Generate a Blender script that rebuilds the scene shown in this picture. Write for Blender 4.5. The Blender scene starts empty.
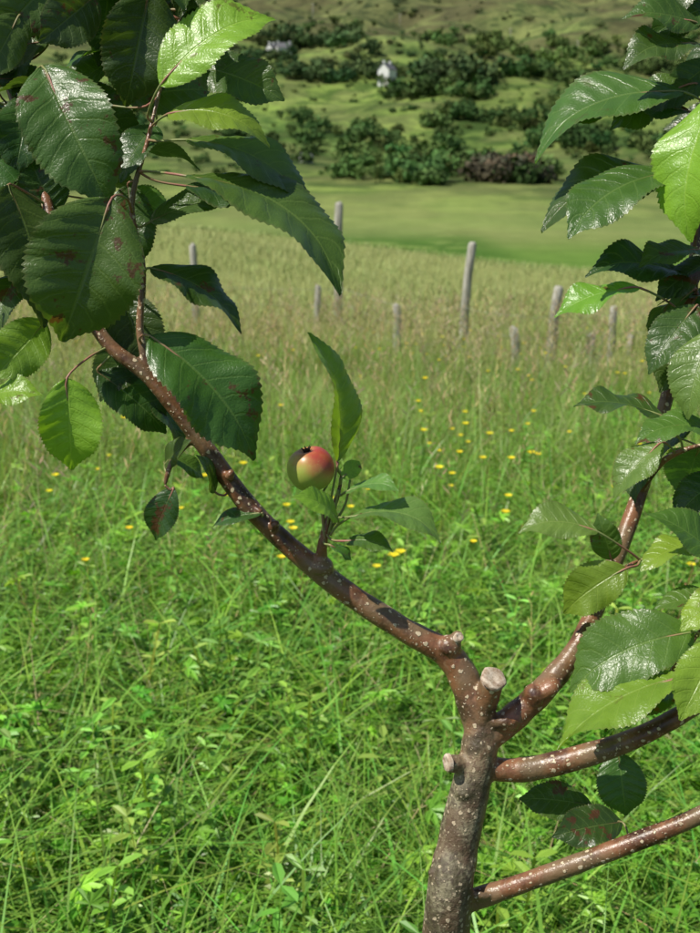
import bpy, math, random
import numpy as np
from mathutils import Vector, Matrix, noise as mnoise
random.seed(7); rng=np.random.default_rng(11)
scene=bpy.context.scene
scene.view_settings.view_transform='Standard'; scene.view_settings.look='None'
scene.view_settings.exposure=0; scene.view_settings.gamma=1

# ------------------------------------------------------------ camera
F=1126.0; PITCH=math.radians(15.7); EYE=Vector((0,0,1.5))
FW=Vector((0,math.cos(PITCH),-math.sin(PITCH))); UP=Vector((0,math.sin(PITCH),math.cos(PITCH))); RT=Vector((1,0,0))
cam=bpy.data.cameras.new("camera"); camo=bpy.data.objects.new("camera",cam); scene.collection.objects.link(camo)
camo.location=EYE; camo.rotation_euler=(math.pi/2-PITCH,0,0)
cam.sensor_fit='VERTICAL'; cam.sensor_height=36; cam.lens=18/math.tan(math.atan(466.5/F))
cam.clip_start=0.05; cam.clip_end=6000
cam.dof.use_dof=True; cam.dof.focus_distance=1.0; cam.dof.aperture_fstop=12.5
scene.camera=camo
def P(px,py,d):
    """surveyed point: bearing measured on the photograph + real distance in metres"""
    return EYE+(FW+RT*((px-350)/F)+UP*((466.5-py)/F))*d

# ------------------------------------------------------------ light
SUN_EL=math.radians(56); SUN_AZ=math.radians(-112)   # azimuth from +Y, clockwise
sd=Vector((math.sin(SUN_AZ)*math.cos(SUN_EL),math.cos(SUN_AZ)*math.cos(SUN_EL),math.sin(SUN_EL)))
w=bpy.data.worlds.new("World"); scene.world=w; w.use_nodes=True
nt=w.node_tree; bg=nt.nodes['Background']
sky=nt.nodes.new('ShaderNodeTexSky'); sky.sky_type='NISHITA'; sky.sun_disc=False
sky.sun_elevation=SUN_EL; sky.sun_rotation=SUN_AZ
nt.links.new(sky.outputs[0],bg.inputs[0]); bg.inputs[1].default_value=0.085
sl=bpy.data.lights.new("sun","SUN"); sl.energy=5.0; sl.angle=math.radians(0.5); sl.color=(1,.95,.85)
so=bpy.data.objects.new("sun",sl); scene.collection.objects.link(so)
so.rotation_euler=sd.to_track_quat('Z','Y').to_euler(); so.location=(0,0,30)

# ------------------------------------------------------------ helpers
def new_mat(name):
    m=bpy.data.materials.new(name); m.use_nodes=True; nt=m.node_tree; nt.nodes.clear()
    return m,nt
class NB:
    def __init__(s,nt): s.nt=nt
    def n(s,t,**k):
        x=s.nt.nodes.new(t)
        for a,b in k.items(): setattr(x,a,b)
        return x
    def set(s,inp,v):
        if isinstance(v,bpy.types.NodeSocket): s.nt.links.new(v,inp)
        else: inp.default_value=v
    def m(s,op,a,b=0.0,c=None,clamp=False):
        x=s.n('ShaderNodeMath',operation=op); x.use_clamp=clamp
        s.set(x.inputs[0],a); s.set(x.inputs[1],b)
        if c is not None: s.set(x.inputs[2],c)
        return x.outputs[0]
    def mix(s,f,a,b,mode='MIX'):
        x=s.n('ShaderNodeMix',data_type='RGBA',blend_type=mode)
        s.set(x.inputs[0],f); s.set(x.inputs[6],a); s.set(x.inputs[7],b); return x.outputs[2]
    def ss(s,v,a,b,lo=0.,hi=1.):
        x=s.n('ShaderNodeMapRange',interpolation_type='SMOOTHSTEP')
        s.set(x.inputs[0],v); s.set(x.inputs[1],a); s.set(x.inputs[2],b); s.set(x.inputs[3],lo); s.set(x.inputs[4],hi); return x.outputs[0]
    def noise(s,vec,scale,detail=4,rough=.5):
        x=s.n('ShaderNodeTexNoise'); s.set(x.inputs['Vector'],vec); x.inputs['Scale'].default_value=scale
        x.inputs['Detail'].default_value=detail; x.inputs['Roughness'].default_value=rough; return x.outputs[0]
    def bump(s,h,strength,dist):
        x=s.n('ShaderNodeBump'); s.set(x.inputs['Height'],h); x.inputs['Strength'].default_value=strength; x.inputs['Distance'].default_value=dist
        return x.outputs[0]
    def out(s,sh):
        o=s.n('ShaderNodeOutputMaterial'); s.nt.links.new(sh,o.inputs[0])
    def prin(s,col,rough,normal=None,spec=.5):
        p=s.n('ShaderNodeBsdfPrincipled'); s.set(p.inputs['Base Color'],col); s.set(p.inputs['Roughness'],rough)
        s.set(p.inputs['Specular IOR Level'],spec)
        if normal is not None: s.set(p.inputs['Normal'],normal)
        return p.outputs[0]
def C(r,g,b): return (r,g,b,1)

def mesh_np(name,verts,faces,mat,col=None,smooth=False,extra=None,tri=False):
    verts=np.asarray(verts,dtype=np.float32); faces=np.asarray(faces,dtype=np.int32)
    k=faces.shape[1]
    me=bpy.data.meshes.new(name); me.vertices.add(len(verts)); me.vertices.foreach_set('co',verts.ravel())
    me.loops.add(faces.size); me.loops.foreach_set('vertex_index',faces.ravel())
    me.polygons.add(len(faces)); me.polygons.foreach_set('loop_start',np.arange(0,faces.size,k,dtype=np.int32))
    me.polygons.foreach_set('loop_total',np.full(len(faces),k,dtype=np.int32))
    me.polygons.foreach_set('use_smooth',np.full(len(faces),smooth,dtype=bool))
    me.update(calc_edges=True)
    if col is not None:
        a=me.color_attributes.new('Col','FLOAT_COLOR','POINT')
        c=np.ones((len(verts),4),dtype=np.float32); c[:,:3]=col; a.data.foreach_set('color',c.ravel())
    if extra is not None:
        a=me.attributes.new('luv','FLOAT_VECTOR','POINT'); a.data.foreach_set('vector',np.asarray(extra,dtype=np.float32).ravel())
    me.materials.append(mat)
    o=bpy.data.objects.new(name,me); scene.collection.objects.link(o); return o
def empty(name,loc=(0,0,0)):
    e=bpy.data.objects.new(name,None); scene.collection.objects.link(e); e.location=loc; e.empty_display_size=.1; return e
def parent(c,p):
    c.parent=p; c.matrix_parent_inverse=Matrix.Translation(p.location).inverted()

# ------------------------------------------------------------ terrain
prof=np.array([(-2000,12),(-300,6),(-40,1.2),(-5,.15),(0,0.02),(3,-.05),(6,-.2),(9,-.42),(13,-.72),(20,-1.02),(30,-1.2),(37,-1.45),(44,-2.1),(60,-4.2),(75,-5.4),(90,-5.5),
 (110,-4.5),(130,-3.6),(170,-2.4),(200,.2),(230,3.3),(280,9.5),(330,16),(390,25),(450,34),(560,52),(800,97),(1200,175),(1700,260),(2600,330)])
tt=np.linspace(math.asinh(-2000/3),math.asinh(2600/3),4000); yy=3*np.sinh(tt); zz=np.interp(yy,prof[:,0],prof[:,1])
kn=np.exp(-np.linspace(-2.5,2.5,61)**2/2); kn/=kn.sum(); zz=np.convolve(np.pad(zz,30,mode='edge'),kn,mode='valid')
def sst(x,a,b):
    t=np.clip((x-a)/(b-a),0,1); return t*t*(3-2*t)
def H(x,y):
    x=np.asarray(x,float); y=np.asarray(y,float)
    z=np.interp(y,yy,zz)
    S=sst(y,7,26)*(1-sst(y,45,85))
    z=z-0.115*14*np.tanh(x/14)*S
    z=z+.02*np.sin(x*1.9+1)*np.cos(y*1.6)+.05*np.sin(x*.5+y*.37)*sst(y,3,12)
    f=sst(y,90,260)
    z=z+f*(y*.010*np.sin(x/37+y/61)+y*.006*np.sin(x/17.-y/23.+1.3)+y*.0035*np.sin(x/9.+y/12.))
    z=z+f*(-0.02*x)
    return z
NX=300
tx=np.linspace(-math.asinh(2200/3),math.asinh(2200/3),NX); gx=3*np.sinh(tx)
ty=np.linspace(math.asinh(-1800/3),math.asinh(2500/3),420); gy=3*np.sinh(ty)
X,Y=np.meshgrid(gx,gy); Z=H(X,Y)
V=np.stack([X.ravel(),Y.ravel(),Z.ravel()],1)
idx=np.arange(len(gy)*NX).reshape(len(gy),NX)
Fq=np.stack([idx[:-1,:-1].ravel(),idx[:-1,1:].ravel(),idx[1:,1:].ravel(),idx[1:,:-1].ravel()],1)
m,nt=new_mat("terrain_material"); b=NB(nt)
geo=b.n('ShaderNodeNewGeometry'); pos=geo.outputs['Position']
sep=b.n('ShaderNodeSeparateXYZ'); nt.links.new(pos,sep.inputs[0])
n1=b.noise(pos,.035,5); n2=b.noise(pos,.014,4); n3=b.noise(pos,.35,5,.65); n4=b.noise(pos,9,4,.7)
yv=b.m('MAXIMUM',sep.outputs[1],1.0)
yd=b.m('MULTIPLY',yv,b.m('MULTIPLY_ADD',n1,.5,.75))
fac=b.m('DIVIDE',b.m('LOGARITHM',yd,10),3.4)
cr=b.n('ShaderNodeValToRGB'); nt.links.new(fac,cr.inputs[0]); cr.color_ramp.interpolation='LINEAR'
stops=[(1,(.06,.10,.02)),(5,(.10,.14,.03)),(9,(.16,.20,.065)),(15,(.25,.28,.10)),(38,(.27,.30,.11)),(47,(.15,.23,.05)),(60,(.11,.21,.035)),(84,(.13,.23,.045)),(95,(.20,.26,.085)),(140,(.18,.24,.075)),
 (185,(.09,.14,.045)),(235,(.10,.17,.05)),(275,(.17,.25,.07)),(350,(.14,.20,.06)),(450,(.12,.17,.06)),(650,(.12,.145,.065)),(1000,(.115,.125,.06)),(2000,(.10,.11,.06))]  # far stops slightly desaturated: aerial haze painted into the ground colour
el=cr.color_ramp.elements
while len(el)>1: el.remove(el[-1])
for i,(d,c) in enumerate(stops):
    p=math.log10(d)/3.4
    if i==0: el[0].position=p; el[0].color=C(*c)
    else: e=el.new(p); e.color=C(*c)
far=b.ss(sep.outputs[1],80,160)
patch=b.mix(b.ss(n2,.42,.6),C(.7,.72,.7),C(1.2,1.25,1.05))
col=b.mix(far,cr.outputs[0],b.mix(1.0,cr.outputs[0],patch,'MULTIPLY'))
n5=b.noise(pos,.09,6,.7)
dk=b.mix(b.ss(n5,.42,.58),C(.42,.5,.45),C(1.25,1.2,1.1))
col=b.mix(far,col,b.mix(1.0,col,dk,'MULTIPLY'))
nf=b.noise(pos,.06,5,.6); fieldm=b.m('MULTIPLY',b.ss(sep.outputs[1],70,95),b.ss(nf,.42,.58))
col=b.mix(b.m('MULTIPLY',fieldm,.35),col,C(.24,.25,.10))
n6=b.noise(pos,.022,6,.65)   # heather and bracken on the upper slope
col=b.mix(b.m('MULTIPLY',b.m('MULTIPLY',b.ss(sep.outputs[1],380,600),b.ss(n6,.48,.56)),.6),col,C(.085,.075,.04))
br=b.m('MULTIPLY',b.m('MULTIPLY',b.ss(sep.outputs[1],88,100,1,0),b.ss(sep.outputs[0],9,13,1,0)),b.m('MULTIPLY',b.ss(sep.outputs[1],40,46),b.ss(b.noise(pos,.25,4,.6),.36,.46)))
col=b.mix(b.m('MULTIPLY',br,.75),col,C(.05,.13,.018))
fn=b.mix(n3,C(.6,.65,.55),C(1.4,1.35,1.35)); col=b.mix(.9,col,fn,'MULTIPLY')
fn=b.mix(n4,C(.55,.6,.5),C(1.4,1.35,1.3)); col=b.mix(.6,col,fn,'MULTIPLY')
nrm=b.bump(b.m('ADD',n4,b.m('MULTIPLY',n3,3.0)),.6,.15)
b.out(b.prin(col,.95,nrm,.1))
ground=mesh_np("ground",V,Fq,m,smooth=True)

DG=1.5*1.006**np.arange(1250)
def hits(px,py,dmin=1.5):
    px=np.atleast_1d(np.asarray(px,float)); py=np.atleast_1d(np.asarray(py,float))
    rx=(px-350)/F; uy=(466.5-py)/F
    dy=FW.y+UP.y*uy; dz=FW.z+UP.z*uy
    D=DG[DG>=dmin]
    xx=rx[:,None]*D; yy_=dy[:,None]*D; z_=1.5+dz[:,None]*D
    below=z_<H(xx,yy_); ok=below.any(1); k=below.argmax(1); r=np.arange(len(px))
    return xx[r,k][ok],yy_[r,k][ok],D[k][ok]
def ground_hit(px,py,dmin=1.5):
    x,y,d=hits(px,py,dmin); return Vector((x[0],y[0],float(H(x[0],y[0])))) if len(x) else None

# ------------------------------------------------------------ vegetation materials
def veg_mat(name,trans=.35,rough=.5,spec=.3):
    m,nt=new_mat(name); b=NB(nt)
    a=b.n('ShaderNodeAttribute',attribute_name='Col'); col=a.outputs[0]
    p=b.prin(col,rough,None,spec)
    if trans==0: b.out(p); return m
    t=b.n('ShaderNodeBsdfTranslucent'); b.set(t.inputs[0],b.mix(1.0,col,C(1.5,1.5,.7),'MULTIPLY'))
    mx=b.n('ShaderNodeMixShader'); mx.inputs[0].default_value=trans
    nt.links.new(p,mx.inputs[1]); nt.links.new(t.outputs[0],mx.inputs[2]); b.out(mx.outputs[0]); return m
grass_m=veg_mat("grass_blade",.32,.42,.4); weed_m=veg_mat("weed_leaf",.28,.40,.45); dry_m=veg_mat("seed_head",.3,.7,.2); bush_m=veg_mat("tree_foliage",0,.85,.1)
petal_m=veg_mat("petal",.25,.4,.4); pasture_m=veg_mat("pasture_blade",0,.7,.2)

def scatter(n,y0,y1,power=1.0,marg=.6,k=.42):
    """points in the strip of meadow in front of the tree; density falls with distance"""
    u=rng.random(n)
    y=(y0**(2-power)+(y1**(2-power)-y0**(2-power))*u)**(1/(2-power)) if power!=2 else y0*(y1/y0)**u
    x=(rng.random(n)*2-1)*(k*y+marg)
    return x,y
def clump_noise(x,y,s,seed=0):
    return .5+.25*np.sin(x*s+seed)*np.cos(y*s*1.1+seed*2)+.25*np.sin((x*.7+y*.9)*s*2.3+seed*3)*np.cos((x*.8-y*.6)*s*1.9+seed)
def blades(x,y,h,wd,lean,col,segs=3,z0=-.01):
    n=len(x); z=H(x,y)+z0
    th=rng.random(n)*2*np.pi; lx,ly=np.cos(th),np.sin(th)
    ph=th+np.pi/2+rng.normal(0,.6,n); sx,sy=np.cos(ph),np.sin(ph)
    vs=[]
    for k in range(segs+1):
        t=k/segs; off=lean*h*t**1.8; zz_=h*t*(1-.38*np.minimum(lean,1.5)*t)
        hw=wd*.5*(1-t**1.6)*(.75+.5*min(t*3,1)*.5)+.0002
        cx=x+lx*off; cy=y+ly*off
        vs.append(np.stack([cx-sx*hw,cy-sy*hw,z+zz_],1)); vs.append(np.stack([cx+sx*hw,cy+sy*hw,z+zz_],1))
    V=np.stack(vs,1).reshape(-1,3); m_=2*(segs+1)
    base=np.arange(n)[:,None]*m_
    fs=[np.concatenate([base+2*k,base+2*k+1,base+2*k+3,base+2*k+2],1) for k in range(segs)]
    Fq=np.concatenate(fs,0); return V,Fq,np.repeat(col,m_,axis=0)
def vary(c,n,s=.2,hue=.1):
    c=np.array(c)[None,:]*np.ones((n,1)); c*= (1+rng.normal(0,s,n))[:,None].clip(.45,1.8); c[:,0]*=(1+rng.normal(0,hue,n)).clip(.6,1.5); return c
def lerpc(a,b_,t): return a*(1-t[:,None])+b_*t[:,None]
class Acc:
    def __init__(s): s.v=[];s.f=[];s.c=[];s.n=0
    def add(s,V,Fq,c): s.v.append(V);s.f.append(Fq+s.n);s.c.append(c);s.n+=len(V)
    def obj(s,name,mat,smooth=False): return mesh_np(name,np.concatenate(s.v),np.concatenate(s.f),mat,np.concatenate(s.c),smooth)
A=Acc()
n=36000; x,y=scatter(n,1.2,6.5,1.0)
cl=clump_noise(x,y,2.2,1); h=(.12+.24*rng.random(n))*(.45+1.1*cl)
col=lerpc(vary((.16,.34,.035),n,.3),vary((.29,.38,.08),n,.25),np.clip(rng.normal(.25,.3,n)+sst(y,4,6.5)*.4,0,1))
A.add(*blades(x,y,h,.004+.005*rng.random(n),.3+.9*rng.random(n),col,4))
n=22000; x,y=scatter(n,1.2,7.5,1.0)
keep=(clump_noise(x,y,2.9,8)+rng.random(n)*.4)>.52; x=x[keep];y=y[keep];n=len(x)
A.add(*blades(x,y,.26+.34*rng.random(n),.006+.007*rng.random(n),.5+1.1*rng.random(n),vary((.21,.40,.06),n,.25,.15),6))
n=1800; x,y=scatter(n,1.5,6,1.0)
A.add(*blades(x,y,.3+.25*rng.random(n),.003+.003*rng.random(n),.6+1.0*rng.random(n),vary((.48,.41,.22),n),5))
n=76000; x,y=scatter(n,4.5,15,1.25)
cl=clump_noise(x,y,1.3,2); h=(.14+.34*rng.random(n))*(.4+1.2*cl)
tan=vary((.50,.48,.23),n,.24,.05); grn=vary((.20,.33,.06),n,.28)
t=np.clip(rng.random(n)*.55-.22+sst(y,6,14)*.42+(clump_noise(x,y,.8,5)-.5)*1.3,0,1)
A.add(*blades(x,y,h,.004+.004*rng.random(n),.15+.8*rng.random(n),lerpc(grn,tan,t),3))
A.obj("meadow_grass",grass_m)
A=Acc()
n=40000; x,y=scatter(n,13,48,1.5,2,.46)
tan=vary((.47,.46,.22),n,.16,.04); grn=vary((.28,.38,.11),n,.16)
t=np.clip(rng.random(n)*.4-.02+(clump_noise(x,y,.35,5))*.45+(clump_noise(x,y,1.1,3)-.5)*.5,0,1)
A.add(*blades(x,y,(.10+.2*rng.random(n)),.010+.012*rng.random(n),.15+.7*rng.random(n),lerpc(grn,tan,t),2))
A.obj("pasture_grass",pasture_m)

def tile(tv,tf,tc,x,y,z,scale,tilt,tint,rot=None):
    n=len(x); a=rng.random(n)*2*np.pi if rot is None else rot; ca,sa=np.cos(a),np.sin(a)
    tv=np.asarray(tv)
    px=tv[None,:,0]*ca[:,None]-tv[None,:,1]*sa[:,None]; py=tv[None,:,0]*sa[:,None]+tv[None,:,1]*ca[:,None]
    pz=tv[None,:,2]+0*px
    ta=rng.random(n)*2*np.pi; px=px+np.cos(ta)[:,None]*tilt[:,None]*pz; py=py+np.sin(ta)[:,None]*tilt[:,None]*pz
    s=scale[:,None]
    V=np.stack([px*s+x[:,None],py*s+y[:,None],pz*s+z[:,None]],2).reshape(-1,3)
    Fq=(np.asarray(tf)[None]+(np.arange(n)*len(tv))[:,None,None]).reshape(-1,4)
    c=(np.asarray(tc)[None]*tint[:,None,:]).reshape(-1,3); return V,Fq,c
def leaflet(tv,tf,tc,o,d,up,l,wd,c,fold=.25):
    d=d.normalized(); s=d.cross(up).normalized(); nn=s.cross(d)
    i=len(tv)
    for (a,bb,cc) in ((0,0,0),(.38,-.5,fold),(.8,-.36,fold),(1,0,-.1),(.8,.36,fold),(.38,.5,fold)):
        tv.append(o+d*l*a+s*wd*bb+nn*wd*cc*(1 if bb else .5)); tc.append(c)
    tf.append((i,i+1,i+2,i+3)); tf.append((i,i+3,i+4,i+5))
def stalk(tv,tf,tc,a,b_,wd,c):
    d=(b_-a); s=Vector((-d.y,d.x,0)); s=s.normalized() if s.length>1e-5 else Vector((1,0,0)); i=len(tv)
    for p,q in ((a,-1),(a,1),(b_,1),(b_,-1)): tv.append(p+s*q*wd*.5); tc.append(c)
    tf.append((i,i+1,i+2,i+3))
def weed_tpl(kind):
    tv=[];tf=[];tc=[]
    if kind==0:     # creeping buttercup: deeply cut three-part leaves
        for k in range(8):
            a=k*2.4+random.random(); r=random.uniform(.03,.12); z=random.uniform(.04,.2)
            e=Vector((math.cos(a)*r,math.sin(a)*r,z)); stalk(tv,tf,tc,Vector((0,0,0)),e,.0025,(1,1,.9))
            up=Vector((random.uniform(-.8,.8),random.uniform(-.8,.8),1)).normalized()
            g=random.uniform(.7,1.25); sz=random.uniform(.55,1.2)
            for q in (-1,0,1):
                for r2,l2 in ((-.5,.75),(0,1.1),(.5,.75)):
                    dd=Vector((math.cos(a+q*1.2+r2),math.sin(a+q*1.2+r2),random.uniform(-.35,.2)))
                    leaflet(tv,tf,tc,e,dd,up,.032*sz*l2,.010*sz,(g,g,g))
    elif kind==1:   # upright leafy stem
        hgt=.26
        for k in range(9):
            z=hgt*(k+1)/9; stalk(tv,tf,tc,Vector((0,0,z-hgt/9)),Vector((0,0,z)),.004,(1.1,.9,.8))
            for q in (0,1):
                a=k*1.57+q*math.pi+random.uniform(-.3,.3); l=.05*(1-.5*k/9)*random.uniform(.7,1.2)
                g=random.uniform(.8,1.15)+k*.03
                leaflet(tv,tf,tc,Vector((0,0,z)),Vector((math.cos(a),math.sin(a),random.uniform(-.2,.5))),Vector((0,0,1)),l,l*.42,(g,g,g),.2)
    else:           # pinnate silverweed leaves
        for k in range(6):
            a=k*1.05+random.random()*.6; o=Vector((0,0,.01)); dirv=Vector((math.cos(a),math.sin(a),0)); L=random.uniform(.10,.17); prev=o
            for j in range(1,8):
                t=j/7; p=o+dirv*L*t+Vector((0,0,.12*math.sin(t*2.2))); stalk(tv,tf,tc,prev,p,.002,(1,1,.9)); prev=p
                for q in (-1,1):
                    dd=(dirv*.5+Vector((-dirv.y,dirv.x,0))*q+Vector((0,0,random.uniform(-.1,.3))))
                    leaflet(tv,tf,tc,p,dd,Vector((0,0,1)),.024*(1-.3*abs(t-.5)),.010,(1,random.uniform(.85,1.1),1),.15)
    return [tuple(v) for v in tv],tf,tc
A=Acc()
for sd_i,(kind,n,cc) in enumerate(((0,850,(.18,.38,.035)),(0,850,(.22,.42,.045)),(0,700,(.14,.32,.03)),(1,380,(.24,.38,.07)),(1,330,(.19,.37,.05)),(2,380,(.20,.35,.06)),(2,380,(.25,.38,.09)))):
    x,y=scatter(n,1.3,6.2,1.0); keep=(clump_noise(x,y,2.1,3+sd_i)+rng.random(n)*.5-sst(y,2.8,6.2)*.55)>.50; x=x[keep];y=y[keep];n=len(x)
    tv,tf,tc=weed_tpl(kind); c=vary(cc,n,.22,.15)
    A.add(*tile(tv,tf,tc,x,y,H(x,y),.75+.8*rng.random(n),.4*rng.random(n),c))
A.obj("meadow_weeds",weed_m)
def seed_tpl(L,loose,wd=.006):
    tv=[];tf=[];tc=[]; prev=Vector((0,0,0))
    for k in range(1,4):
        t=k/3; p=Vector((.16*t*t,0,t*.95)); stalk(tv,tf,tc,prev,p,.0026,(.8,.95,.7)); prev=p
    for k in range(9):
        t=k/8; o=Vector((.12+.08*t,0,.76+.24*t)); a=k*2.4
        d=Vector((math.cos(a)*loose,math.sin(a)*loose,1))
        leaflet(tv,tf,tc,o,d,Vector((math.sin(a),-math.cos(a),.1)),L*(1-.4*t),wd,(1.1,1,.95),.1)
    return [tuple(v) for v in tv],tf,tc
A=Acc()
for q_,(L,lo,n,c0) in enumerate(((.06,.35,2300,(.58,.50,.32)),(.075,.9,2300,(.53,.42,.33)),(.05,.2,1800,(.58,.54,.32)),(.06,.5,2000,(.36,.42,.15)))):
    x,y=scatter(n,3.2,13,.8); keep=rng.random(n)<(.2+.8*sst(y,3.5,7))*np.clip(2.2*clump_noise(x,y,1.3,q_+2)-.35,.05,1.2); x=x[keep];y=y[keep];n=len(x)
    tv,tf,tc=seed_tpl(L,lo,.009)
    A.add(*tile(tv,tf,tc,x,y,H(x,y),(.36+.48*rng.random(n)),.4*rng.random(n),vary(c0,n,.25,.08)))
x,y=scatter(200,2.2,5,1.0); tv,tf,tc=seed_tpl(.05,.5); A.add(*tile(tv,tf,tc,x,y,H(x,y),.35+.2*rng.random(200),.5*rng.random(200),vary((.42,.38,.2),200)))
x,y=scatter(220,2.6,8,1.0); tv,tf,tc=seed_tpl(.03,.6); A.add(*tile(tv,tf,tc,x,y,H(x,y),.32+.25*rng.random(220),.3*rng.random(220),vary((.36,.15,.12),220)))
A.obj("grass_seed_heads",dry_m)
tv=[];tf=[];tc=[]; stalk(tv,tf,tc,Vector((0,0,0)),Vector((.03,0,.25)),.003,(.15,.3,.8)); stalk(tv,tf,tc,Vector((.03,0,.25)),Vector((.02,0,.5)),.0025,(.15,.3,.8))
for k in range(5):
    a=k*2*math.pi/5; leaflet(tv,tf,tc,Vector((.02,0,.5)),Vector((math.cos(a),math.sin(a),.55)),Vector((-math.cos(a)*.5,-math.sin(a)*.5,1)),.018,.019,(1,1,1),.1)
n=120; x,y=scatter(n,2.8,11,1.0,.2,.3); x=x+.07*y
lst=((125,465),(203,578),(128,604),(438,487),(464,540),(418,700),(398,693),(350,578),(470,512),(540,520),(490,617),(420,470),(455,492),(470,497),(560,470),(525,470),(378,664),(222,470),(205,520),(440,545),(448,525),(445,480),(433,492),(462,488),(352,585),(105,510),(60,560),(300,620),(250,560),(540,600))
hx,hy,_=hits([q[0] for q in lst],[q[1]+42 for q in lst])
x=np.concatenate([x,hx]); y=np.concatenate([y,hy]); n=len(x)
sc=.7+.35*rng.random(n)
V_,F_,c_=tile([tuple(v) for v in tv],tf,tc,x,y,H(x,y),sc,.2*rng.random(n),vary((.85,.72,.03),n,.05,.03))
mesh_np("buttercup_flowers",V_,F_,petal_m,c_)

# ------------------------------------------------------------ distant trees and shrubs
def tree_tpl(nleaf,wide,tall,seed):
    r=random.Random(seed); tv=[];tf=[];tc=[]
    for q in range(3):
        a=q*2.1; stalk(tv,tf,tc,Vector((0,0,0)),Vector((math.cos(a)*wide*.2,math.sin(a)*wide*.2,tall*.55)),.05,(1,.8,.7))
    lobes=[(Vector((r.uniform(-.5,.5)*wide,r.uniform(-.5,.5)*wide,tall*r.uniform(.3,.8))),r.uniform(.2,.36)*wide) for _ in range(8)]
    for k in range(nleaf):
        c,R=r.choice(lobes); d=Vector((r.gauss(0,1),r.gauss(0,1),r.gauss(0,1))).normalized()
        p=c+d*R*r.uniform(.6,1.05); p.z=max(.02,p.z)
        nn=(d+Vector((r.gauss(0,.5),r.gauss(0,.5),r.gauss(0,.5)))).normalized(); s=nn.orthogonal().normalized(); t=nn.cross(s)
        z=r.uniform(.05,.09)*max(wide,.6); g=r.uniform(.6,1.4); i=len(tv)
        for a_,b_ in ((-1,-.6),(.7,-1),(1,.6),(-.6,1)): tv.append(p+s*a_*z+t*b_*z); tc.append((g,g,g))
        tf.append((i,i+1,i+2,i+3))
    return [tuple(v) for v in tv],tf,tc
tpls=[tree_tpl(300,1.0,1.0,1),tree_tpl(300,1.4,1.0,2),tree_tpl(280,.8,1.15,3),tree_tpl(240,1.8,.8,4)]
A=Acc(); AS=Acc()
def forest(acc,n,px0,px1,py0,py1,h0,h1,c,dmin=60,clump=0):
    px_=px0+(px1-px0)*rng.random(n); py_=py0+(py1-py0)*rng.random(n)
    xs,ys,_=hits(px_,py_,dmin)
    if clump:
        kp=(clump_noise(xs,ys,.045,clump)+rng.random(len(xs))*.15)>.52; xs=xs[kp];ys=ys[kp]
    k=rng.integers(0,4,len(xs))
    for q in range(4):
        s=k==q
        if s.sum()==0: continue
        x,y=xs[s],ys[s]; n_=len(x)
        acc.add(*tile(*tpls[q],x,y,H(x,y)-.1,h0+(h1-h0)*rng.random(n_)**1.5,.1*rng.random(n_),vary(c,n_,.22,.15)))
G1=(.080,.14,.04);G2=(.11,.185,.05);G3=(.065,.11,.04)
forest(A,46,345,450,158,184,1.8,3.6,G2); forest(A,28,410,560,164,186,1.8,3.4,G1)
forest(A,14,484,530,172,184,2.6,3.6,(.11,.095,.06)); forest(A,80,430,580,112,152,2.2,4.5,G1,clump=2)
forest(A,50,350,430,112,150,2,4,G1,clump=1); forest(A,40,180,345,112,165,1.6,3.2,G1,clump=3)
forest(A,100,540,720,105,165,2,4,G1,clump=4); forest(A,20,425,485,72,88,4,7,G3); forest(A,100,380,720,70,102,3,5.5,G1,clump=1)
forest(A,80,200,375,46,84,3,5.5,G3,clump=5); forest(A,80,400,720,36,74,3,5,G2,clump=2); forest(A,60,100,420,8,48,3,5,G1,clump=4)
forest(A,26,250,350,38,50,4,6,G3); forest(A,60,-300,160,60,165,3,6,G1,clump=1); forest(A,60,720,1000,60,165,3,6,G1,clump=2)
A.obj("distant_trees",bush_m)
forest(AS,520,100,720,0,180,.7,1.6,G1,clump=6); forest(AS,300,100,720,-30,70,1.2,2.6,(.09,.12,.045),clump=3)
forest(AS,260,100,720,60,180,.6,1.3,G2)
AS.obj("hillside_shrubs",bush_m)

# ------------------------------------------------------------ houses and poles
def simple(name,col,rough=.8,scale=6,amt=.25):
    m,nt=new_mat(name); b=NB(nt); g=b.n('ShaderNodeTexCoord'); n=b.noise(g.outputs['Object'],scale,5,.6)
    c=b.mix(n,C(*[q*(1-amt) for q in col]),C(*[q*(1+amt) for q in col])); b.out(b.prin(c,rough,b.bump(n,.3,.02),.3)); return m
white_m=simple("white_render",(.78,.78,.76),.85,1,.04); slate_m=simple("slate",(.14,.14,.15),.6,3); glass_m=simple("window_glass",(.03,.035,.04),.1,1)
stone_m=simple("field_stone",(.42,.41,.38),.9,2)
wire_m=simple("galvanised_wire",(.35,.35,.35),.5)
m,nt=new_mat("weathered_wood"); b=NB(nt); g=b.n('ShaderNodeNewGeometry'); mp=b.n('ShaderNodeMapping'); nt.links.new(g.outputs['Position'],mp.inputs[0]); mp.inputs['Scale'].default_value=(60,60,3)
n=b.noise(mp.outputs[0],1,5,.7); n2=b.noise(g.outputs['Position'],5,4,.6)
c=b.mix(b.ss(n,.35,.65),C(.22,.21,.17),C(.55,.53,.46)); c=b.mix(b.ss(n2,.5,.7,0,.5),c,C(.32,.34,.24)); b.out(b.prin(c,.9,b.bump(n,.8,.01),.2)); post_m=m
def box(name,x0,x1,y0,y1,z0,z1,mat,par):
    V=[(x,y,z) for z in (z0,z1) for x,y in ((x0,y0),(x1,y0),(x1,y1),(x0,y1))]
    Fq=[(3,2,1,0),(4,5,6,7),(0,1,5,4),(1,2,6,5),(2,3,7,6),(3,0,4,7)]
    o=mesh_np(name,V,Fq,mat); o.parent=par; return o
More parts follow.
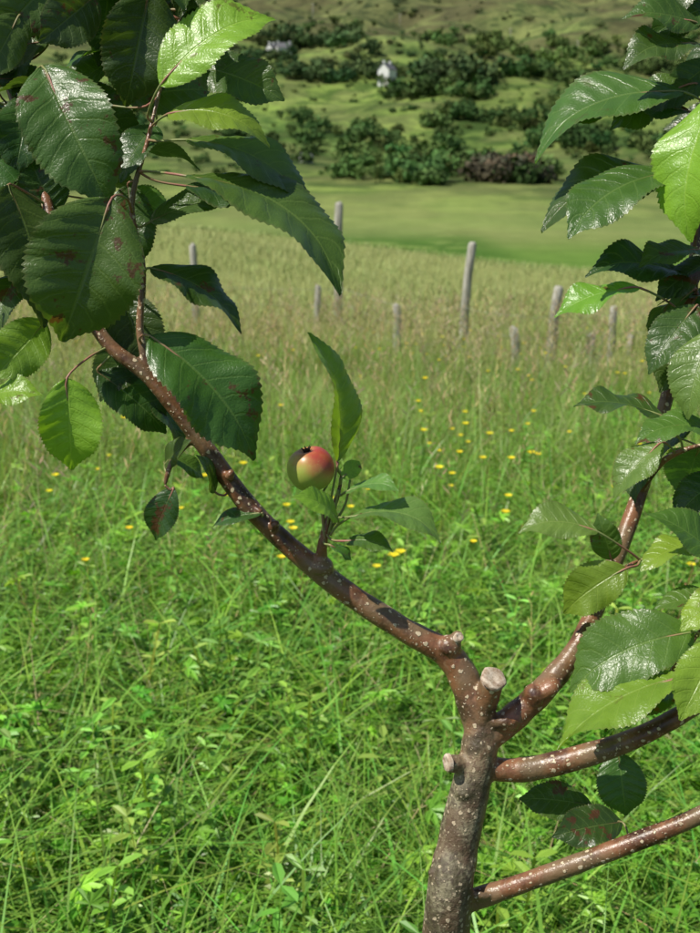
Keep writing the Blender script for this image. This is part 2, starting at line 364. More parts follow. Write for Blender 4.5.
def house(px,py,L,W,Hh,rot,name="white_cottage",wall=None,detail=True):
    g=ground_hit(px,py,60); e=empty(name,(g.x,g.y,float(H(g.x,g.y)))); e.rotation_euler=(0,0,rot)
    l,w_=L/2,W/2; R=W*.45
    V=[(-l,-w_,-1.5),(l,-w_,-1.5),(l,w_,-1.5),(-l,w_,-1.5),(-l,-w_,Hh),(l,-w_,Hh),(l,w_,Hh),(-l,w_,Hh),(-l,0,Hh+R),(l,0,Hh+R)]
    me=bpy.data.meshes.new("walls"); me.from_pydata(V,[],[(0,1,5,4),(2,3,7,6),(1,2,6,9,5),(3,0,4,8,7)]); me.materials.append(wall or white_m)
    o=bpy.data.objects.new("walls",me); scene.collection.objects.link(o); o.parent=e
    q=.2 if detail else .06; V=[]
    for dz in (.03,.2):
        V+=[(-l-q,-w_-q,Hh-q*.9+dz),(l+q,-w_-q,Hh-q*.9+dz),(l+q,0,Hh+R+dz),(-l-q,0,Hh+R+dz),(l+q,w_+q,Hh-q*.9+dz),(-l-q,w_+q,Hh-q*.9+dz)]
    Fq=[(6,7,8,9),(9,8,10,11),(0,3,2,1),(3,5,4,2),(0,1,7,6),(5,11,10,4),(1,2,8,7),(2,4,10,8),(0,6,9,3),(3,9,11,5)]
    o=mesh_np("roof",V,Fq,slate_m); o.parent=e
    if detail:
        box("chimney_1",-l+.1,-l+.8,-.3,.3,Hh+R-.5,Hh+R+.8,white_m,e); box("chimney_2",l-.8,l-.1,-.3,.3,Hh+R-.5,Hh+R+.8,white_m,e)
        for i,wx in enumerate((-l*.6,l*.6)): box("window_%d"%(i+1),wx-.35,wx+.35,-w_-.03,-w_+.1,1,1.9,glass_m,e)
    box("door",-.3,.3,-w_-.03,-w_+.1,-.1,min(2,Hh*.8),slate_m,e)
house(387,84,4.6,4.0,4.2,1.0); house(284,56,5.5,4,2.8,.2); house(272,54,3.5,3,2.2,.9); house(306,163,1.8,1.5,.8,.6,"stone_shed",stone_m,False)

def tube_np(pts,rad,res=12,cap=True):
    pts=[Vector(p) for p in pts]; n=len(pts); V=[];Fq=[]
    t0=(pts[1]-pts[0]).normalized(); s=t0.orthogonal().normalized()
    for i,p in enumerate(pts):
        t=(pts[min(i+1,n-1)]-pts[max(i-1,0)]).normalized(); s=(s-t*s.dot(t)).normalized(); u=t.cross(s)
        for k in range(res):
            a=2*math.pi*k/res; V.append(p+(s*math.cos(a)+u*math.sin(a))*rad[i])
    for i in range(n-1):
        for k in range(res):
            k2=(k+1)%res; Fq.append((i*res+k,i*res+k2,(i+1)*res+k2,(i+1)*res+k))
    caps=[tuple(range(res))[::-1],tuple(range((n-1)*res,n*res))] if cap else []
    return V,Fq,caps
def spline(pts,rad,sub=8):
    pts=[Vector(p) for p in pts]; op=[];orr=[]
    n=len(pts)
    for i in range(n-1):
        p0=pts[max(i-1,0)];p1=pts[i];p2=pts[i+1];p3=pts[min(i+2,n-1)]
        for k in range(sub):
            t=k/sub; op.append(.5*((2*p1)+(p2-p0)*t+(2*p0-5*p1+4*p2-p3)*t*t+(3*p1-p0-3*p2+p3)*t**3)); orr.append(rad[i]*(1-t)+rad[i+1]*t)
    op.append(pts[-1]);orr.append(rad[-1]); return op,orr
def mesh_py(name,parts,mat,smooth=True,par=None):
    V=[];Fq=[]
    for v,f,c in parts:
        o=len(V); V+=[tuple(q) for q in v]; Fq+=[tuple(i+o for i in ff) for ff in list(f)+list(c)]
    me=bpy.data.meshes.new(name); me.from_pydata(V,[],Fq); me.polygons.foreach_set('use_smooth',[smooth]*len(Fq)); me.materials.append(mat); me.update()
    o=bpy.data.objects.new(name,me); scene.collection.objects.link(o)
    if par: parent(o,par)
    return o
fence=empty("wire_fence",(0,12,-.7)); tops=[]
posts=[(60,262,335,.045,.02),(193,248,335,.05,0),(317,290,338,.046,0),(338,206,337,.06,0),(397,308,364,.048,.03),(472,246,366,.05,-.09),(515,331,380,.046,.04),(559,290,380,.05,-.08),(591,338,378,.046,.02),(614,310,374,.04,.0),(631,338,370,.04,0),(665,345,375,.04,.03),(760,330,378,.045,.03)]
for i,(px_,py_,pb,r,ln) in enumerate(posts):
    _,_,d=hits(px_,pb); d=float(d[0])
    tp=P(px_,py_-4,d); bx=tp.x+ln*1.0; g=float(H(bx,tp.y)); bp=Vector((bx,tp.y,g-.15))
    pts=[bp.lerp(tp,t)+Vector((random.gauss(0,.006),0,0)) for t in (0,.25,.5,.75,.98,1.0)]
    rr=[r*1.05,r,r*.97,r*.95,r*.9,r*.6]
    mesh_py("post_%d"%(i+1),[tube_np(pts,rr,9)],post_m,True,fence); tops.append((tp,bp))
parts=[]
seq=range(len(posts))
for a_,b_ in zip(list(seq)[:-1],list(seq)[1:]):
    for hh in (.2,.4,.6):
        pa=Vector((tops[a_][1].x,tops[a_][1].y-.03,tops[a_][1].z+.15+hh)); pb=Vector((tops[b_][1].x,tops[b_][1].y-.03,tops[b_][1].z+.15+hh))
        pts=[pa.lerp(pb,t)-Vector((0,0,.02*math.sin(math.pi*t))) for t in (0,.25,.5,.75,1)]
        parts.append(tube_np(pts,[.0018]*5,5))
mesh_py("wires",parts,wire_m,True,fence)
for px_,py_,hh in ((313,22,8),(510,46,8),(577,58,7),(400,30,8)):
    g=ground_hit(px_,py_,80); z=float(H(g.x,g.y)); e=empty("utility_pole",(g.x,g.y,z))
    o=mesh_py("pole",[tube_np([(g.x,g.y,z-.5),(g.x,g.y,z+hh*.5),(g.x,g.y,z+hh)],[.17,.15,.12],8)],post_m,True,e)
    o=mesh_py("crossarm",[tube_np([(g.x-1,g.y-.2,z+hh-.6),(g.x+1,g.y-.2,z+hh-.6)],[.08,.08],6)],post_m,True,e)

# ------------------------------------------------------------ apple tree
tree=empty("apple_tree",(0.05,1.0,0))
def branch(lst,sub=8):
    pts=[P(a,b_,d) for a,b_,d,r in lst]; rad=[r/F*d/2*.93 for a,b_,d,r in lst]; return spline(pts,rad,sub)
limbs={}
trunk_pts=[P(482,712,1.0),P(480,745,1.0),P(470,790,1.0),P(457,850,1.0),P(446,933,1.0)]
trunk_r=[.0145,.0165,.0175,.019,.021]
last=trunk_pts[-1]; trunk_pts+=[Vector((last.x-.01,last.y+.02,.45)),Vector((last.x-.015,last.y+.03,.12)),Vector((last.x-.02,last.y+.03,-.05))]; trunk_r+=[.024,.028,.04]
limbs['trunk']=spline(trunk_pts,trunk_r,8)
limbs['left']=branch([(480,745,1.0,28),(472,700,1.0,36),(450,657,1.0,31),(400,627,1.0,26),(330,580,1.0,24),(255,513,.99,22),(200,440,.98,20),(150,378,.97,17),(105,340,.97,15),(66,270,.98,14),(42,185,1.0,13),(18,110,1.02,12),(-5,50,1.03,10),(-60,-60,1.05,7)])
limbs['right']=branch([(480,745,1.0,28),(508,722,1.0,30),(545,688,1.0,29),(578,645,1.01,21),(602,592,1.03,20),(632,515,1.05,18),(655,440,1.06,16),(676,360,1.07,15),(692,280,1.08,14),(702,190,1.08,12),(712,90,1.08,10),(730,-30,1.08,8)])
limbs['lowA']=branch([(448,763,.985,18),(475,766,1.0,24),(520,770,1.0,27),(580,757,.99,26),(640,736,.98,22),(700,704,.97,19),(780,660,.95,15),(860,600,.94,10)])
limbs['lowB']=branch([(452,905,1.0,24),(478,898,1.0,24),(520,884,.99,21),(600,855,.97,21),(700,815,.95,19),(800,760,.93,13),(880,700,.92,9)])
limbs['stub']=branch([(478,730,1.0,28),(486,702,.99,27),(492,682,.98,27)],4)
limbs['shoot']=branch([(150,378,.97,11),(140,330,.97,9),(143,270,.97,8),(132,205,.97,7),(148,140,.97,6),(160,90,.98,5),(182,10,.98,4),(195,-60,.98,3)])
limbs['spur']=branch([(322,572,1.0,15),(322,548,.99,12),(328,520,.985,8),(338,495,.985,6),(342,470,.985,4)],5)
limbs['spur2']=branch([(190,440,.98,10),(172,462,.97,7),(165,485,.97,5)],4)
limbs['spur3']=branch([(240,500,.99,9),(262,512,.98,6)],4)
limbs['rs1']=branch([(606,585,1.03,9),(625,568,1.02,6),(640,560,1.0,4)],4)
limbs['rs2']=branch([(640,490,1.05,10),(662,462,1.03,8),(690,448,1.02,6),(730,440,1.02,4)],4)
limbs['rs3']=branch([(660,690,.98,9),(680,660,.98,7),(700,630,.98,5)],4)
parts=[]
for li,(k,(p,r)) in enumerate(limbs.items()):
    r2=[q*(1+.09*mnoise.noise(Vector((i*.45,li*3.7,0)))) for i,q in enumerate(r)]
    parts.append(tube_np(p,r2,16))
def knot(px_,py_,d,r,dx=0,dy=0):
    p=P(px_,py_,d); q=P(px_+dx,py_+dy,d-.004); parts.append(tube_np([p,p.lerp(q,.5),p.lerp(q,.8),q],[r,r*.95,r*.75,r*.35],10))
for a in ((447,650,.995,.0115,8,-12),(455,640,.992,.006,5,-8),(548,688,.995,.0145,-5,-9),(536,694,.992,.011,-10,5),(322,570,.995,.011,0,-12),
          (272,528,.985,.0045,6,-7),(228,478,.975,.0045,5,-8),(505,722,.99,.013,0,9),(470,790,.99,.009,-14,5),(600,600,1.025,.009,-7,-3),(448,868,.99,.006,-20,6),(480,895,.995,.012,0,8)): knot(*a)
m,nt=new_mat("apple_bark"); b=NB(nt)
geo=b.n('ShaderNodeNewGeometry'); pos=geo.outputs['Position']; sep=b.n('ShaderNodeSeparateXYZ'); nt.links.new(pos,sep.inputs[0])
na=b.noise(pos,38,5,.6); nbn=b.noise(pos,260,4,.6); nc=b.noise(pos,16,4)
red=b.mix(b.ss(na,.36,.62),C(.055,.022,.012),C(.25,.11,.052)); red=b.mix(b.ss(nc,.47,.60,0,.75),red,C(.20,.14,.075))
red=b.mix(b.ss(nbn,.52,.70,0,.4),red,C(.32,.22,.13))
ol=b.mix(b.ss(na,.42,.56),C(.085,.07,.034),C(.25,.22,.135)); ol=b.mix(b.ss(nbn,.45,.62,0,.8),ol,C(.06,.04,.024)); ol=b.mix(b.ss(nc,.5,.58,0,.55),ol,C(.13,.07,.038))
dx=b.m('ABSOLUTE',b.m('SUBTRACT',sep.outputs[0],b.m('MULTIPLY_ADD',sep.outputs[2],.2,-.098)))
tm=b.m('MULTIPLY',b.ss(dx,.022,.034,1,0),b.ss(b.m('MULTIPLY_ADD',na,.10,sep.outputs[2]),1.0,1.12,1,0))
col=b.mix(tm,red,ol)
def lent(scale,r0,r1,keep):
    vo=b.n('ShaderNodeTexVoronoi'); vo.inputs['Scale'].default_value=scale
    wn=b.n('ShaderNodeTexNoise'); nt.links.new(pos,wn.inputs['Vector']); wn.inputs['Scale'].default_value=scale*1.6
    va=b.n('ShaderNodeVectorMath',operation='MULTIPLY_ADD'); nt.links.new(wn.outputs['Color'],va.inputs[0]); va.inputs[1].default_value=(.6/scale,)*3; nt.links.new(pos,va.inputs[2])
    nt.links.new(va.outputs[0],vo.inputs['Vector'])
    sc=b.n('ShaderNodeSeparateColor'); nt.links.new(vo.outputs['Color'],sc.inputs[0])
    th=b.m('MULTIPLY_ADD',sc.outputs[0],r1-r0,r0)
    return b.m('MULTIPLY',b.ss(b.m('SUBTRACT',vo.outputs['Distance'],th),-.05,.04,1,0),b.ss(sc.outputs[1],keep,keep+.04))
len_=b.m('MAXIMUM',lent(160,.12,.34,.22),b.m('MULTIPLY',lent(310,.14,.29,.5),.8))
len_=b.m('MULTIPLY',len_,b.m('MULTIPLY_ADD',tm,-.3,1.0))
col=b.mix(len_,col,C(.60,.49,.33))
hgt=b.m('ADD',b.m('ADD',b.m('MULTIPLY',len_,.8),b.m('MULTIPLY',na,.8)),b.m('MULTIPLY',nbn,b.m('MULTIPLY_ADD',tm,1.0,.5)))
rough=b.m('ADD',b.m('MULTIPLY_ADD',tm,.3,.24),b.m('MULTIPLY',nbn,.2))
b.out(b.prin(col,rough,b.bump(hgt,.8,.0013),.6)); bark_m=m
bark=mesh_py("trunk_and_branches",parts,bark_m,True,tree)
md=bark.modifiers.new("union",'REMESH'); md.mode='VOXEL'; md.voxel_size=.0014; md.use_smooth_shade=True
md=bark.modifiers.new("soften",'SMOOTH'); md.factor=.5; md.iterations=8
m,nt=new_mat("cut_wood"); b=NB(nt); tc_=b.n('ShaderNodeTexCoord'); n=b.noise(tc_.outputs['Object'],160,5,.7); n2=b.noise(tc_.outputs['Object'],60,3,.6)
c=b.mix(b.ss(n,.35,.65),C(.34,.24,.16),C(.66,.56,.45)); c=b.mix(b.ss(n2,.50,.64,0,.75),c,C(.22,.12,.08)); b.out(b.prin(c,.85,b.bump(n,.8,.0015),.2)); cut_m=m
def cut(px_,py_,d,r,nrm):
    nrm=Vector(nrm).normalized(); s=nrm.orthogonal().normalized(); t=nrm.cross(s); c=P(px_,py_,d)
    V=[];Fq=[];ring=20
    for q,(rr,zz_) in enumerate(((1.0,-.003),(1.02,.0),(.9,.0012),(.5,.0004),(.12,-.0004))):
        for k in range(ring):
            a=2*math.pi*k/ring; jr=rr*r*(1+.07*math.sin(a*2+1)+.05*math.sin(a*5)); V.append(c+(s*math.cos(a)+t*math.sin(a))*jr+nrm*zz_)
    for q in range(4):
        for k in range(ring): Fq.append((q*ring+k,q*ring+(k+1)%ring,(q+1)*ring+(k+1)%ring,(q+1)*ring+k))
    return (V,Fq,[tuple(range(4*ring,5*ring))])
mesh_py("pruning_cuts",[cut(494,678,.977,.0120,(.35,-.35,.8)),cut(447,763,.983,.0075,(-.9,-.3,.1)),cut(459,637,.984,.0045,(.4,-.5,.8))],cut_m,True,tree)

# leaves
LV=[];LF=[];LC=[];LU=[]; PET=[]
skel=[p for k in ('left','right','lowA','lowB','shoot','spur','spur2','spur3','rs1','rs2','rs3') for p in limbs[k][0]]
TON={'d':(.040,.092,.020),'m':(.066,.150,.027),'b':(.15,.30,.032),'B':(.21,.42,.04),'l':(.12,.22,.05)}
NU,NV=72,8
def leaf3(B,T,Wd,n,tone,arc=0,lift=.06,fold=.22,pet=True,twist=0):
    L=(T-B).length; ax=(T-B)/L; n=(n-ax*n.dot(ax)).normalized(); side=ax.cross(n)
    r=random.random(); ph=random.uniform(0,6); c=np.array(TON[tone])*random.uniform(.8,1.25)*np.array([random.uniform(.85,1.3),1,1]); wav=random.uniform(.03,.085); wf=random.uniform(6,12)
    base=len(LV); asym=random.uniform(-.08,.08); tipc=random.uniform(.05,.28); twist=twist or random.uniform(-.35,.35)
    for i in range(NU+1):
        u=i/NU; tf_=min(max((u-.74)/.26,0),1); tf_=tf_*tf_*(3-2*tf_)
        hw=.5*Wd*(math.sin(math.pi*min(u**.86,1)))**.62*(1-.55*tf_) if 0<u<1 else .0003
        saw=((u*24)%1.0)
        cpt=B+ax*L*u+n*lift*L*4*u*(1-u)+side*arc*L*4*u*(1-u)-n*tipc*L*max(0,u-.65)**2*3
        tw=twist*(u-.4); sd_=side*math.cos(tw)+n*math.sin(tw); nn=n*math.cos(tw)-side*math.sin(tw)
        for j in range(NV+1):
            s=(j/NV)*2-1; a=abs(s); e=hw*(1+asym*(1 if s>0 else -1))*(1+(.10*saw-.05)*(a**6))
            off=fold*hw*(a**1.1)-fold*.6*hw*a**3+wav*L*math.sin(u*wf+ph+(2.3 if s>0 else 0))*a**2*math.sin(math.pi*u)
            off+= .0030*Wd/.05*math.cos(((u-.16*a)*7.5+(.45 if s>0 else 0))*2*math.pi)*a*(1-a)
            LV.append(cpt+sd_*s*e+nn*off+ax*(.10*hw*a*a+.012*L*saw*a**6)); LU.append((u,s,r)); LC.append(c)
    for i in range(NU):
        for j in range(NV):
            q=base+i*(NV+1)+j; LF.append((q,q+1,q+NV+2,q+NV+1))
    if pet:
        k=min(skel,key=lambda p:(p-B).length); dd=(k-B).length
        k=k if dd<.10 else B-ax*.03+Vector((0,.01,0))
        mid=(k+B)/2-ax*min(dd,.1)*.15+Vector((0,0,-.004)); pts,rad=spline([k,mid,B,B+ax*L*.25+n*lift*L*.75+side*arc*L*.75-n*.0006],[.0014,.001,.0011,.0006],4)
        PET.append(tube_np(pts,rad,6))
def leaf(bx,by,tx,ty,wpx,tone,d0=.97,d1=None,arc=0,lift=.06,fold=.30,under=False,flat=False,twist=0):
    d1=d0-random.uniform(-.015,.035) if d1 is None else d1
    B=P(bx,by,d0);T=P(tx,ty,d1); L=(T-B).length; ax=(T-B)/L
    v=(EYE-(B+T)/2).normalized(); n=(v-ax*v.dot(ax)).normalized(); side=ax.cross(n)
    wm=wpx/F*d0*1.03; real=wm if flat else max(wm,.56*L); ro=math.acos(max(.3,min(1,wm/real)))
    n1=n*math.cos(ro)+side*math.sin(ro); n2=n*math.cos(ro)-side*math.sin(ro)
    nn=n1 if n1.z>n2.z else n2
    if under: nn=n2 if nn is n1 else n1
    leaf3(B,T,real,nn,tone,arc,lift,fold,True,twist)
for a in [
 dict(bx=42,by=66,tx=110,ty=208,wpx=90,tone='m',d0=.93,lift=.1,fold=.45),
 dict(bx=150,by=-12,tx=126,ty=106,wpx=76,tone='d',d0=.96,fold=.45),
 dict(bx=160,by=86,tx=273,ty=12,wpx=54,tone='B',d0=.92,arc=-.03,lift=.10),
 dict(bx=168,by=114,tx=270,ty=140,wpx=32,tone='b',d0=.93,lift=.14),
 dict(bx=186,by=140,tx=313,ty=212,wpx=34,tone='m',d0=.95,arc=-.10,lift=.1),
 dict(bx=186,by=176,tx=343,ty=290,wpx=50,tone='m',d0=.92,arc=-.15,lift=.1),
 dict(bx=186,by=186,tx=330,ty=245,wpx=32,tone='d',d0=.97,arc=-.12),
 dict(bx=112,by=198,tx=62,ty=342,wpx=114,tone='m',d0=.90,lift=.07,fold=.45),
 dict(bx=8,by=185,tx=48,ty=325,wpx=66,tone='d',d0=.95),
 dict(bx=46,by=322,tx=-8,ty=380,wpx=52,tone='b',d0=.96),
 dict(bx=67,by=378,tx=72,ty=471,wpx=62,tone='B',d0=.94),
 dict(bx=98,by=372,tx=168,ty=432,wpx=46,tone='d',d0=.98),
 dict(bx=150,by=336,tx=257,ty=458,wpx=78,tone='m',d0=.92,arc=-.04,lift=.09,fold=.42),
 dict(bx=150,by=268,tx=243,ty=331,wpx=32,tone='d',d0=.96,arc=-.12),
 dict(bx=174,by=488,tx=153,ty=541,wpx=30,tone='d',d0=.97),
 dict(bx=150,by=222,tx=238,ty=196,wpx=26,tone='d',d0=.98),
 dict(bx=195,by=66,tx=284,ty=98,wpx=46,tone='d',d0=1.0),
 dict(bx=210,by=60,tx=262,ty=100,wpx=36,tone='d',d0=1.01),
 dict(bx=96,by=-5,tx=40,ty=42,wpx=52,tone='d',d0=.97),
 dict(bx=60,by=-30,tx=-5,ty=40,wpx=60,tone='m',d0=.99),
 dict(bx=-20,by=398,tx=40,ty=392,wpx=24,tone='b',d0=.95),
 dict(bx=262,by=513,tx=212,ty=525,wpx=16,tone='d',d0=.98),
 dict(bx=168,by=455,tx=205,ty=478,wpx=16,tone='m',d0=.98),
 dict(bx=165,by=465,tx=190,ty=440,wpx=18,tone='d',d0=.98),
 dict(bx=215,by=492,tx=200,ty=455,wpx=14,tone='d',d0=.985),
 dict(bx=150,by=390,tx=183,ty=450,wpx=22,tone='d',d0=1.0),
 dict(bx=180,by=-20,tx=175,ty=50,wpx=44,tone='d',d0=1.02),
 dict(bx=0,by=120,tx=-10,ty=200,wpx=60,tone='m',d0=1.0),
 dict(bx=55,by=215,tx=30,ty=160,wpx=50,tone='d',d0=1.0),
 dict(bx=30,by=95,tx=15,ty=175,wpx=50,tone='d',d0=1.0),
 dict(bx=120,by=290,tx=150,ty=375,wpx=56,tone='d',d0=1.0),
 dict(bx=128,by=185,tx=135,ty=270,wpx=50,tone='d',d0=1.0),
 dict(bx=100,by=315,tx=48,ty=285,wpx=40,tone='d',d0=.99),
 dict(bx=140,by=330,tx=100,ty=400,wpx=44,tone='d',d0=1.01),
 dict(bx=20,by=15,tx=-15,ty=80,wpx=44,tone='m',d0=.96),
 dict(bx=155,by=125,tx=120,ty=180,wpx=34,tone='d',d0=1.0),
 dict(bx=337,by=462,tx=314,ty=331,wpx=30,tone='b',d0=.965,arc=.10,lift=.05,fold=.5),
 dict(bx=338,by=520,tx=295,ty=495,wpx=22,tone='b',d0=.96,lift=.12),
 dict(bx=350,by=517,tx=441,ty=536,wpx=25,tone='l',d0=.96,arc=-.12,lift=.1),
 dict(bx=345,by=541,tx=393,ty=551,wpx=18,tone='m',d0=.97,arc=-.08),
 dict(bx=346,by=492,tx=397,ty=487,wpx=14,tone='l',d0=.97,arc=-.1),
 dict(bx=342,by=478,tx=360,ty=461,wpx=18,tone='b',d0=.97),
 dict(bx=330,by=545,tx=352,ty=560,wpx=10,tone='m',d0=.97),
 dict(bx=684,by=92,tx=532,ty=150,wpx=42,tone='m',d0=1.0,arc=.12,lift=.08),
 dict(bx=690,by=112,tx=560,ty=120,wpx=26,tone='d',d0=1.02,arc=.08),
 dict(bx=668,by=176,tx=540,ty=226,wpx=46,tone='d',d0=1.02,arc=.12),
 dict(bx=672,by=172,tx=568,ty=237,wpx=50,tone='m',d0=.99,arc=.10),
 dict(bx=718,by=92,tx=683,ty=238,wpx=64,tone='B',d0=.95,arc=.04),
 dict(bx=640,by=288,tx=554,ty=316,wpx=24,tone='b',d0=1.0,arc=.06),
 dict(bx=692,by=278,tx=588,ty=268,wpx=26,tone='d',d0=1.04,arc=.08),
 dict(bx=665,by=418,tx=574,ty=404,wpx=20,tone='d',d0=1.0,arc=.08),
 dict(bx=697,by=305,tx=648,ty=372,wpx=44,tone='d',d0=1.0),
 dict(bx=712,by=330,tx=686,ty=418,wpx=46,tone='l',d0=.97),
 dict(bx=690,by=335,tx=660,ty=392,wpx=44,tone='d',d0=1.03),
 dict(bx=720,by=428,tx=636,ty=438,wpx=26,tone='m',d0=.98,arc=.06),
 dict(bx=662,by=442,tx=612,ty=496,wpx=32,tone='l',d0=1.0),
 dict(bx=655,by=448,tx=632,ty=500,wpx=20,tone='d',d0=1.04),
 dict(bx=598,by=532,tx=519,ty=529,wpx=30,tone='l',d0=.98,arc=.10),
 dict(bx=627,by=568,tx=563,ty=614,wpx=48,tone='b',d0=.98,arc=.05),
 dict(bx=612,by=560,tx=598,ty=515,wpx=30,tone='m',d0=1.0),
 dict(bx=694,by=632,tx=568,ty=690,wpx=72,tone='m',d0=.96,arc=.06,lift=.09),
 dict(bx=684,by=676,tx=556,ty=748,wpx=44,tone='b',d0=.93,arc=.05),
 dict(bx=702,by=690,tx=604,ty=722,wpx=34,tone='d',d0=.95,arc=.05),
 dict(bx=618,by=752,tx=626,ty=816,wpx=48,tone='m',d0=1.02),
 dict(bx=592,by=806,tx=519,ty=798,wpx=36,tone='m',d0=1.02),
 dict(bx=622,by=822,tx=553,ty=836,wpx=40,tone='d',d0=1.0),
 dict(bx=720,by=640,tx=680,ty=720,wpx=50,tone='b',d0=.93),
 dict(bx=720,by=560,tx=650,ty=512,wpx=28,tone='m',d0=.97),
 dict(bx=735,by=590,tx=680,ty=630,wpx=34,tone='b',d0=.96),
 dict(bx=700,by=540,tx=640,ty=568,wpx=24,tone='b',d0=1.0),
 dict(bx=720,by=600,tx=655,ty=606,wpx=24,tone='m',d0=.98),
 dict(bx=700,by=45,tx=625,ty=62,wpx=28,tone='d',d0=1.0,arc=.08),
 dict(bx=700,by=25,tx=626,ty=12,wpx=26,tone='m',d0=1.0),
 dict(bx=715,by=5,tx=648,ty=38,wpx=36,tone='d',d0=1.02),
 dict(bx=700,by=-30,tx=660,ty=20,wpx=40,tone='d',d0=1.03),
 dict(bx=715,by=60,tx=660,ty=105,wpx=36,tone='d',d0=1.03),
 dict(bx=720,by=255,tx=655,ty=300,wpx=30,tone='d',d0=1.03),
 dict(bx=700,by=250,tx=640,ty=262,wpx=22,tone='m',d0=1.03),
 dict(bx=730,by=470,tx=672,ty=520,wpx=36,tone='d',d0=1.0),
 ]: leaf(**a)
def filler2(N,x0,x1,y0,y1,d0,d1):
    for _ in range(N):
        x=random.uniform(x0,x1);y=random.uniform(y0,y1);d=random.uniform(d0,d1); B=P(x,y,d); a=random.uniform(0,2*math.pi)
        dr=Vector((math.cos(a),math.sin(a)*.6,random.uniform(-1.0,.25))).normalized(); L=random.uniform(.06,.095)
        nn=Vector((random.gauss(0,.5),random.gauss(-.5,.5),1)).normalized()
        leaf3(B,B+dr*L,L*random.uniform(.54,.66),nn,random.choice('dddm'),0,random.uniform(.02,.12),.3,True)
filler2(26,-20,130,-40,130,1.0,1.10); filler2(16,0,115,130,300,1.0,1.08); filler2(10,100,200,-60,60,1.0,1.1)
filler2(34,-220,-20,-150,380,.9,1.15); filler2(12,60,230,-160,-60,.9,1.1)
filler2(10,690,760,-40,130,1.02,1.12); filler2(12,690,770,230,460,1.03,1.12); filler2(40,760,950,-100,760,.9,1.15)
m,nt=new_mat("apple_leaf"); b=NB(nt)
at=b.n('ShaderNodeAttribute',attribute_name='luv'); sp_=b.n('ShaderNodeSeparateXYZ'); nt.links.new(at.outputs['Vector'],sp_.inputs[0])
u,s,r=sp_.outputs; a=b.m('ABSOLUTE',s)
ac=b.n('ShaderNodeAttribute',attribute_name='Col'); colr=ac.outputs[0]
geo=b.n('ShaderNodeNewGeometry'); pos=geo.outputs['Position']
n1=b.noise(pos,60,4,.6); n2=b.noise(pos,420,3,.6)
mid=b.ss(a,.012,.05,1,0)
sidej=b.m('MULTIPLY',b.m('GREATER_THAN',s,0),.45)
q=b.m('ADD',b.m('MULTIPLY',b.m('SUBTRACT',b.m('MULTIPLY_ADD',n1,.05,u),b.m('MULTIPLY',b.m('POWER',a,1.25),.17)),7.5),sidej)
fr=b.m('ABSOLUTE',b.m('SUBTRACT',b.m('FRACT',q),.5)); lat=b.m('MULTIPLY',b.ss(fr,.02,.08,1,0),b.ss(a,.7,1,1,0))
vein=b.m('MAXIMUM',mid,b.m('MULTIPLY',lat,.55))
vr=b.n('ShaderNodeTexVoronoi'); vr.feature='DISTANCE_TO_EDGE'; vr.inputs['Scale'].default_value=300; nt.links.new(pos,vr.inputs['Vector'])
col=b.mix(.7,colr,b.mix(n1,C(.55,.6,.55),C(1.45,1.35,1.2)),'MULTIPLY')
col=b.mix(b.m('MULTIPLY',vein,.5),col,b.mix(.5,b.mix(1.0,colr,C(2.2,1.9,2.0),'MULTIPLY'),C(.17,.23,.07)))
spot=b.m('MULTIPLY',b.ss(b.noise(pos,34,4,.7),.60,.65),b.ss(r,.4,.45)); col=b.mix(b.m('MULTIPLY',spot,.8),col,C(.10,.030,.017))
edge=b.m('MULTIPLY',b.ss(a,.9,1.0),.3); col=b.mix(edge,col,C(.16,.14,.06))
base_=b.m('MULTIPLY',b.m('MULTIPLY',b.ss(u,.0,.3,1,0),mid),.7); col=b.mix(base_,col,C(.22,.08,.06))
back=b.mix(.45,b.mix(1.0,col,C(1.5,1.4,1.5),'MULTIPLY'),C(.15,.21,.11))
col2=b.mix(geo.outputs['Backfacing'],col,back)
hgt=b.m('SUBTRACT',b.m('ADD',b.m('MULTIPLY',b.ss(vr.outputs['Distance'],0,.25),.4),b.m('MULTIPLY',n2,.25)),b.m('MULTIPLY',vein,1.5))
nm=b.bump(hgt,.45,.0006)
rg=b.m('ADD',b.m('MULTIPLY_ADD',n1,.22,.24),b.m('MULTIPLY',geo.outputs['Backfacing'],.25))
p=b.prin(col2,rg,nm,.55)
t=b.n('ShaderNodeBsdfTranslucent'); b.set(t.inputs[0],b.mix(1.0,col,C(2.3,2.3,.7),'MULTIPLY'))
mx=b.n('ShaderNodeMixShader'); mx.inputs[0].default_value=.28; nt.links.new(p,mx.inputs[1]); nt.links.new(t.outputs[0],mx.inputs[2]); b.out(mx.outputs[0])
lo=mesh_np("leaves",np.array([tuple(v) for v in LV]),np.array(LF),m,np.array(LC),True,np.array(LU)); parent(lo,tree)
m,nt=new_mat("petiole"); b=NB(nt); tc_=b.n('ShaderNodeTexCoord'); n=b.noise(tc_.outputs['Object'],30,2)
b.out(b.prin(b.mix(b.ss(n,.4,.6),C(.22,.26,.09),C(.34,.15,.11)),.45,None,.4)); pet_m=m
for a_,b_,c_ in (((325,545,.985),(322,500,.98),(327,485,.975)),((328,535,.985),(336,505,.975),(338,490,.97)),((330,530,.985),(345,505,.98),(350,480,.975)),((330,535,.985),(338,525,.98),(352,516,.965)),((327,528,.985),(331,500,.975),(338,462,.965))):
    pp,rr=spline([P(*a_),P(*b_),P(*c_)],[.0013,.0011,.001],5); PET.append(tube_np(pp,rr,6))
mesh_py("leaf_stalks",PET,pet_m,True,tree)

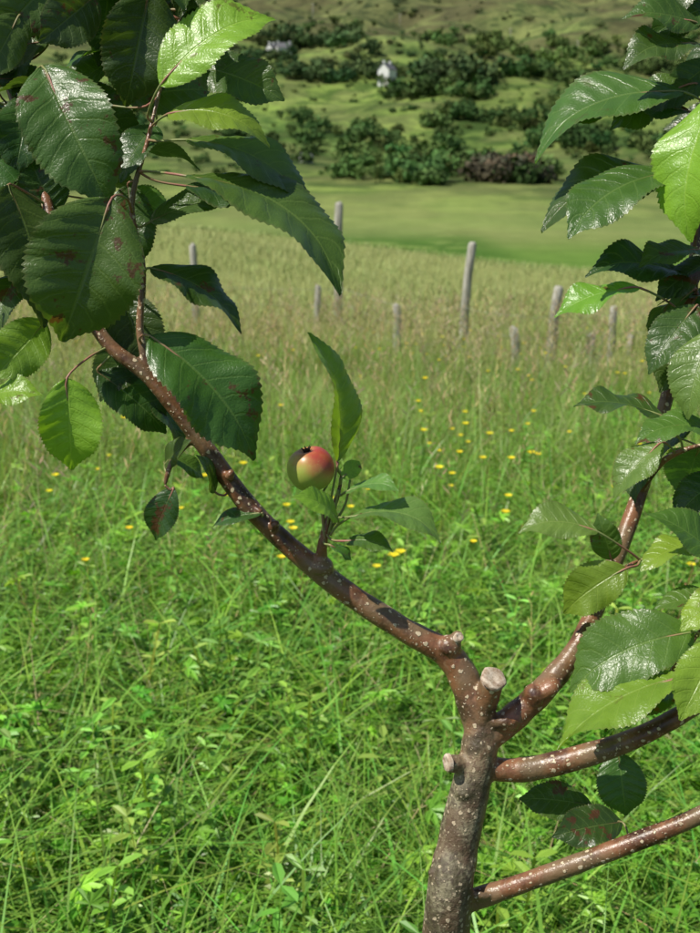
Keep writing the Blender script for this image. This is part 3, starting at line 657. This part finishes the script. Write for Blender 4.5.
# ------------------------------------------------------------ apple
ac=P(311,469,.97); R=24.0/F*.97; axis=Vector((-.22,-.02,1)).normalized()
apple=empty("apple",ac)
s_=axis.orthogonal().normalized(); t_=axis.cross(s_); V=[];Fq=[]
nr,ns=28,40
for i in range(nr+1):
    ph=math.pi*i/nr; rr=math.sin(ph); zz_=math.cos(ph)
    rad=R*(rr**.93)*(1.0+.03*zz_); z=R*.96*zz_
    z-=R*.28*math.exp(-(rr/.28)**2)*(1 if zz_>0 else -1)*(1 if abs(zz_)>.3 else 0)
    for k in range(ns):
        a=2*math.pi*k/ns; l=1+.018*math.cos(5*a)*max(zz_,0); V.append(ac+(s_*math.cos(a)+t_*math.sin(a))*rad*l+axis*z)
for i in range(nr):
    for k in range(ns): Fq.append((i*ns+k,(i+1)*ns+k,(i+1)*ns+(k+1)%ns,i*ns+(k+1)%ns))
m,nt=new_mat("apple_skin"); b=NB(nt); geo=b.n('ShaderNodeNewGeometry'); sub=b.n('ShaderNodeVectorMath',operation='SUBTRACT'); nt.links.new(geo.outputs['Position'],sub.inputs[0]); sub.inputs[1].default_value=ac
dot=b.n('ShaderNodeVectorMath',operation='DOT_PRODUCT'); nt.links.new(sub.outputs[0],dot.inputs[0]); dot.inputs[1].default_value=Vector((.55,-.05,.84)).normalized()/R
n=b.noise(sub.outputs[0],90,4,.6); n2=b.noise(sub.outputs[0],500,2)
f=b.m('ADD',dot.outputs['Value'],b.m('MULTIPLY_ADD',n,1.0,-.5))
col=b.mix(b.ss(f,.15,.95),C(.48,.28,.08),C(.40,.06,.045)); col=b.mix(b.ss(f,-.35,.45),C(.36,.44,.08),col)
vo=b.n('ShaderNodeTexVoronoi'); vo.inputs['Scale'].default_value=420; nt.links.new(sub.outputs[0],vo.inputs['Vector'])
col=b.mix(b.ss(vo.outputs['Distance'],.10,.2,.4,0),col,C(.5,.40,.2))
p=b.n('ShaderNodeBsdfPrincipled'); b.set(p.inputs['Base Color'],col); b.set(p.inputs['Roughness'],b.m('MULTIPLY_ADD',n2,.15,.28))
b.out(p.outputs[0])
mesh_py("skin",[(V,Fq,[])],m,True,apple)
dark=simple("dried_calyx",(.045,.03,.02),.9,200,.4)
parts=[]
for k in range(6):
    a=k*1.05; d=(s_*math.cos(a)+t_*math.sin(a)); o=ac+axis*R*.70+d*R*.07
    parts.append(tube_np([o,o+axis*R*.18+d*R*.06,o+axis*R*.27+d*R*.15],[.0013,.001,.0003],6))
parts.append(tube_np([ac+axis*R*.6,ac+axis*R*.8],[.002,.002],8))
mesh_py("calyx",parts,dark,True,apple)
pp,rr=spline([ac-axis*R*.6,ac-axis*R*1.1+Vector((.002,0,0)),P(321,505,.98),P(325,525,.985)],[.0012]*4,5)
mesh_py("stalk",[tube_np(pp,rr,8)],pet_m,True,apple)
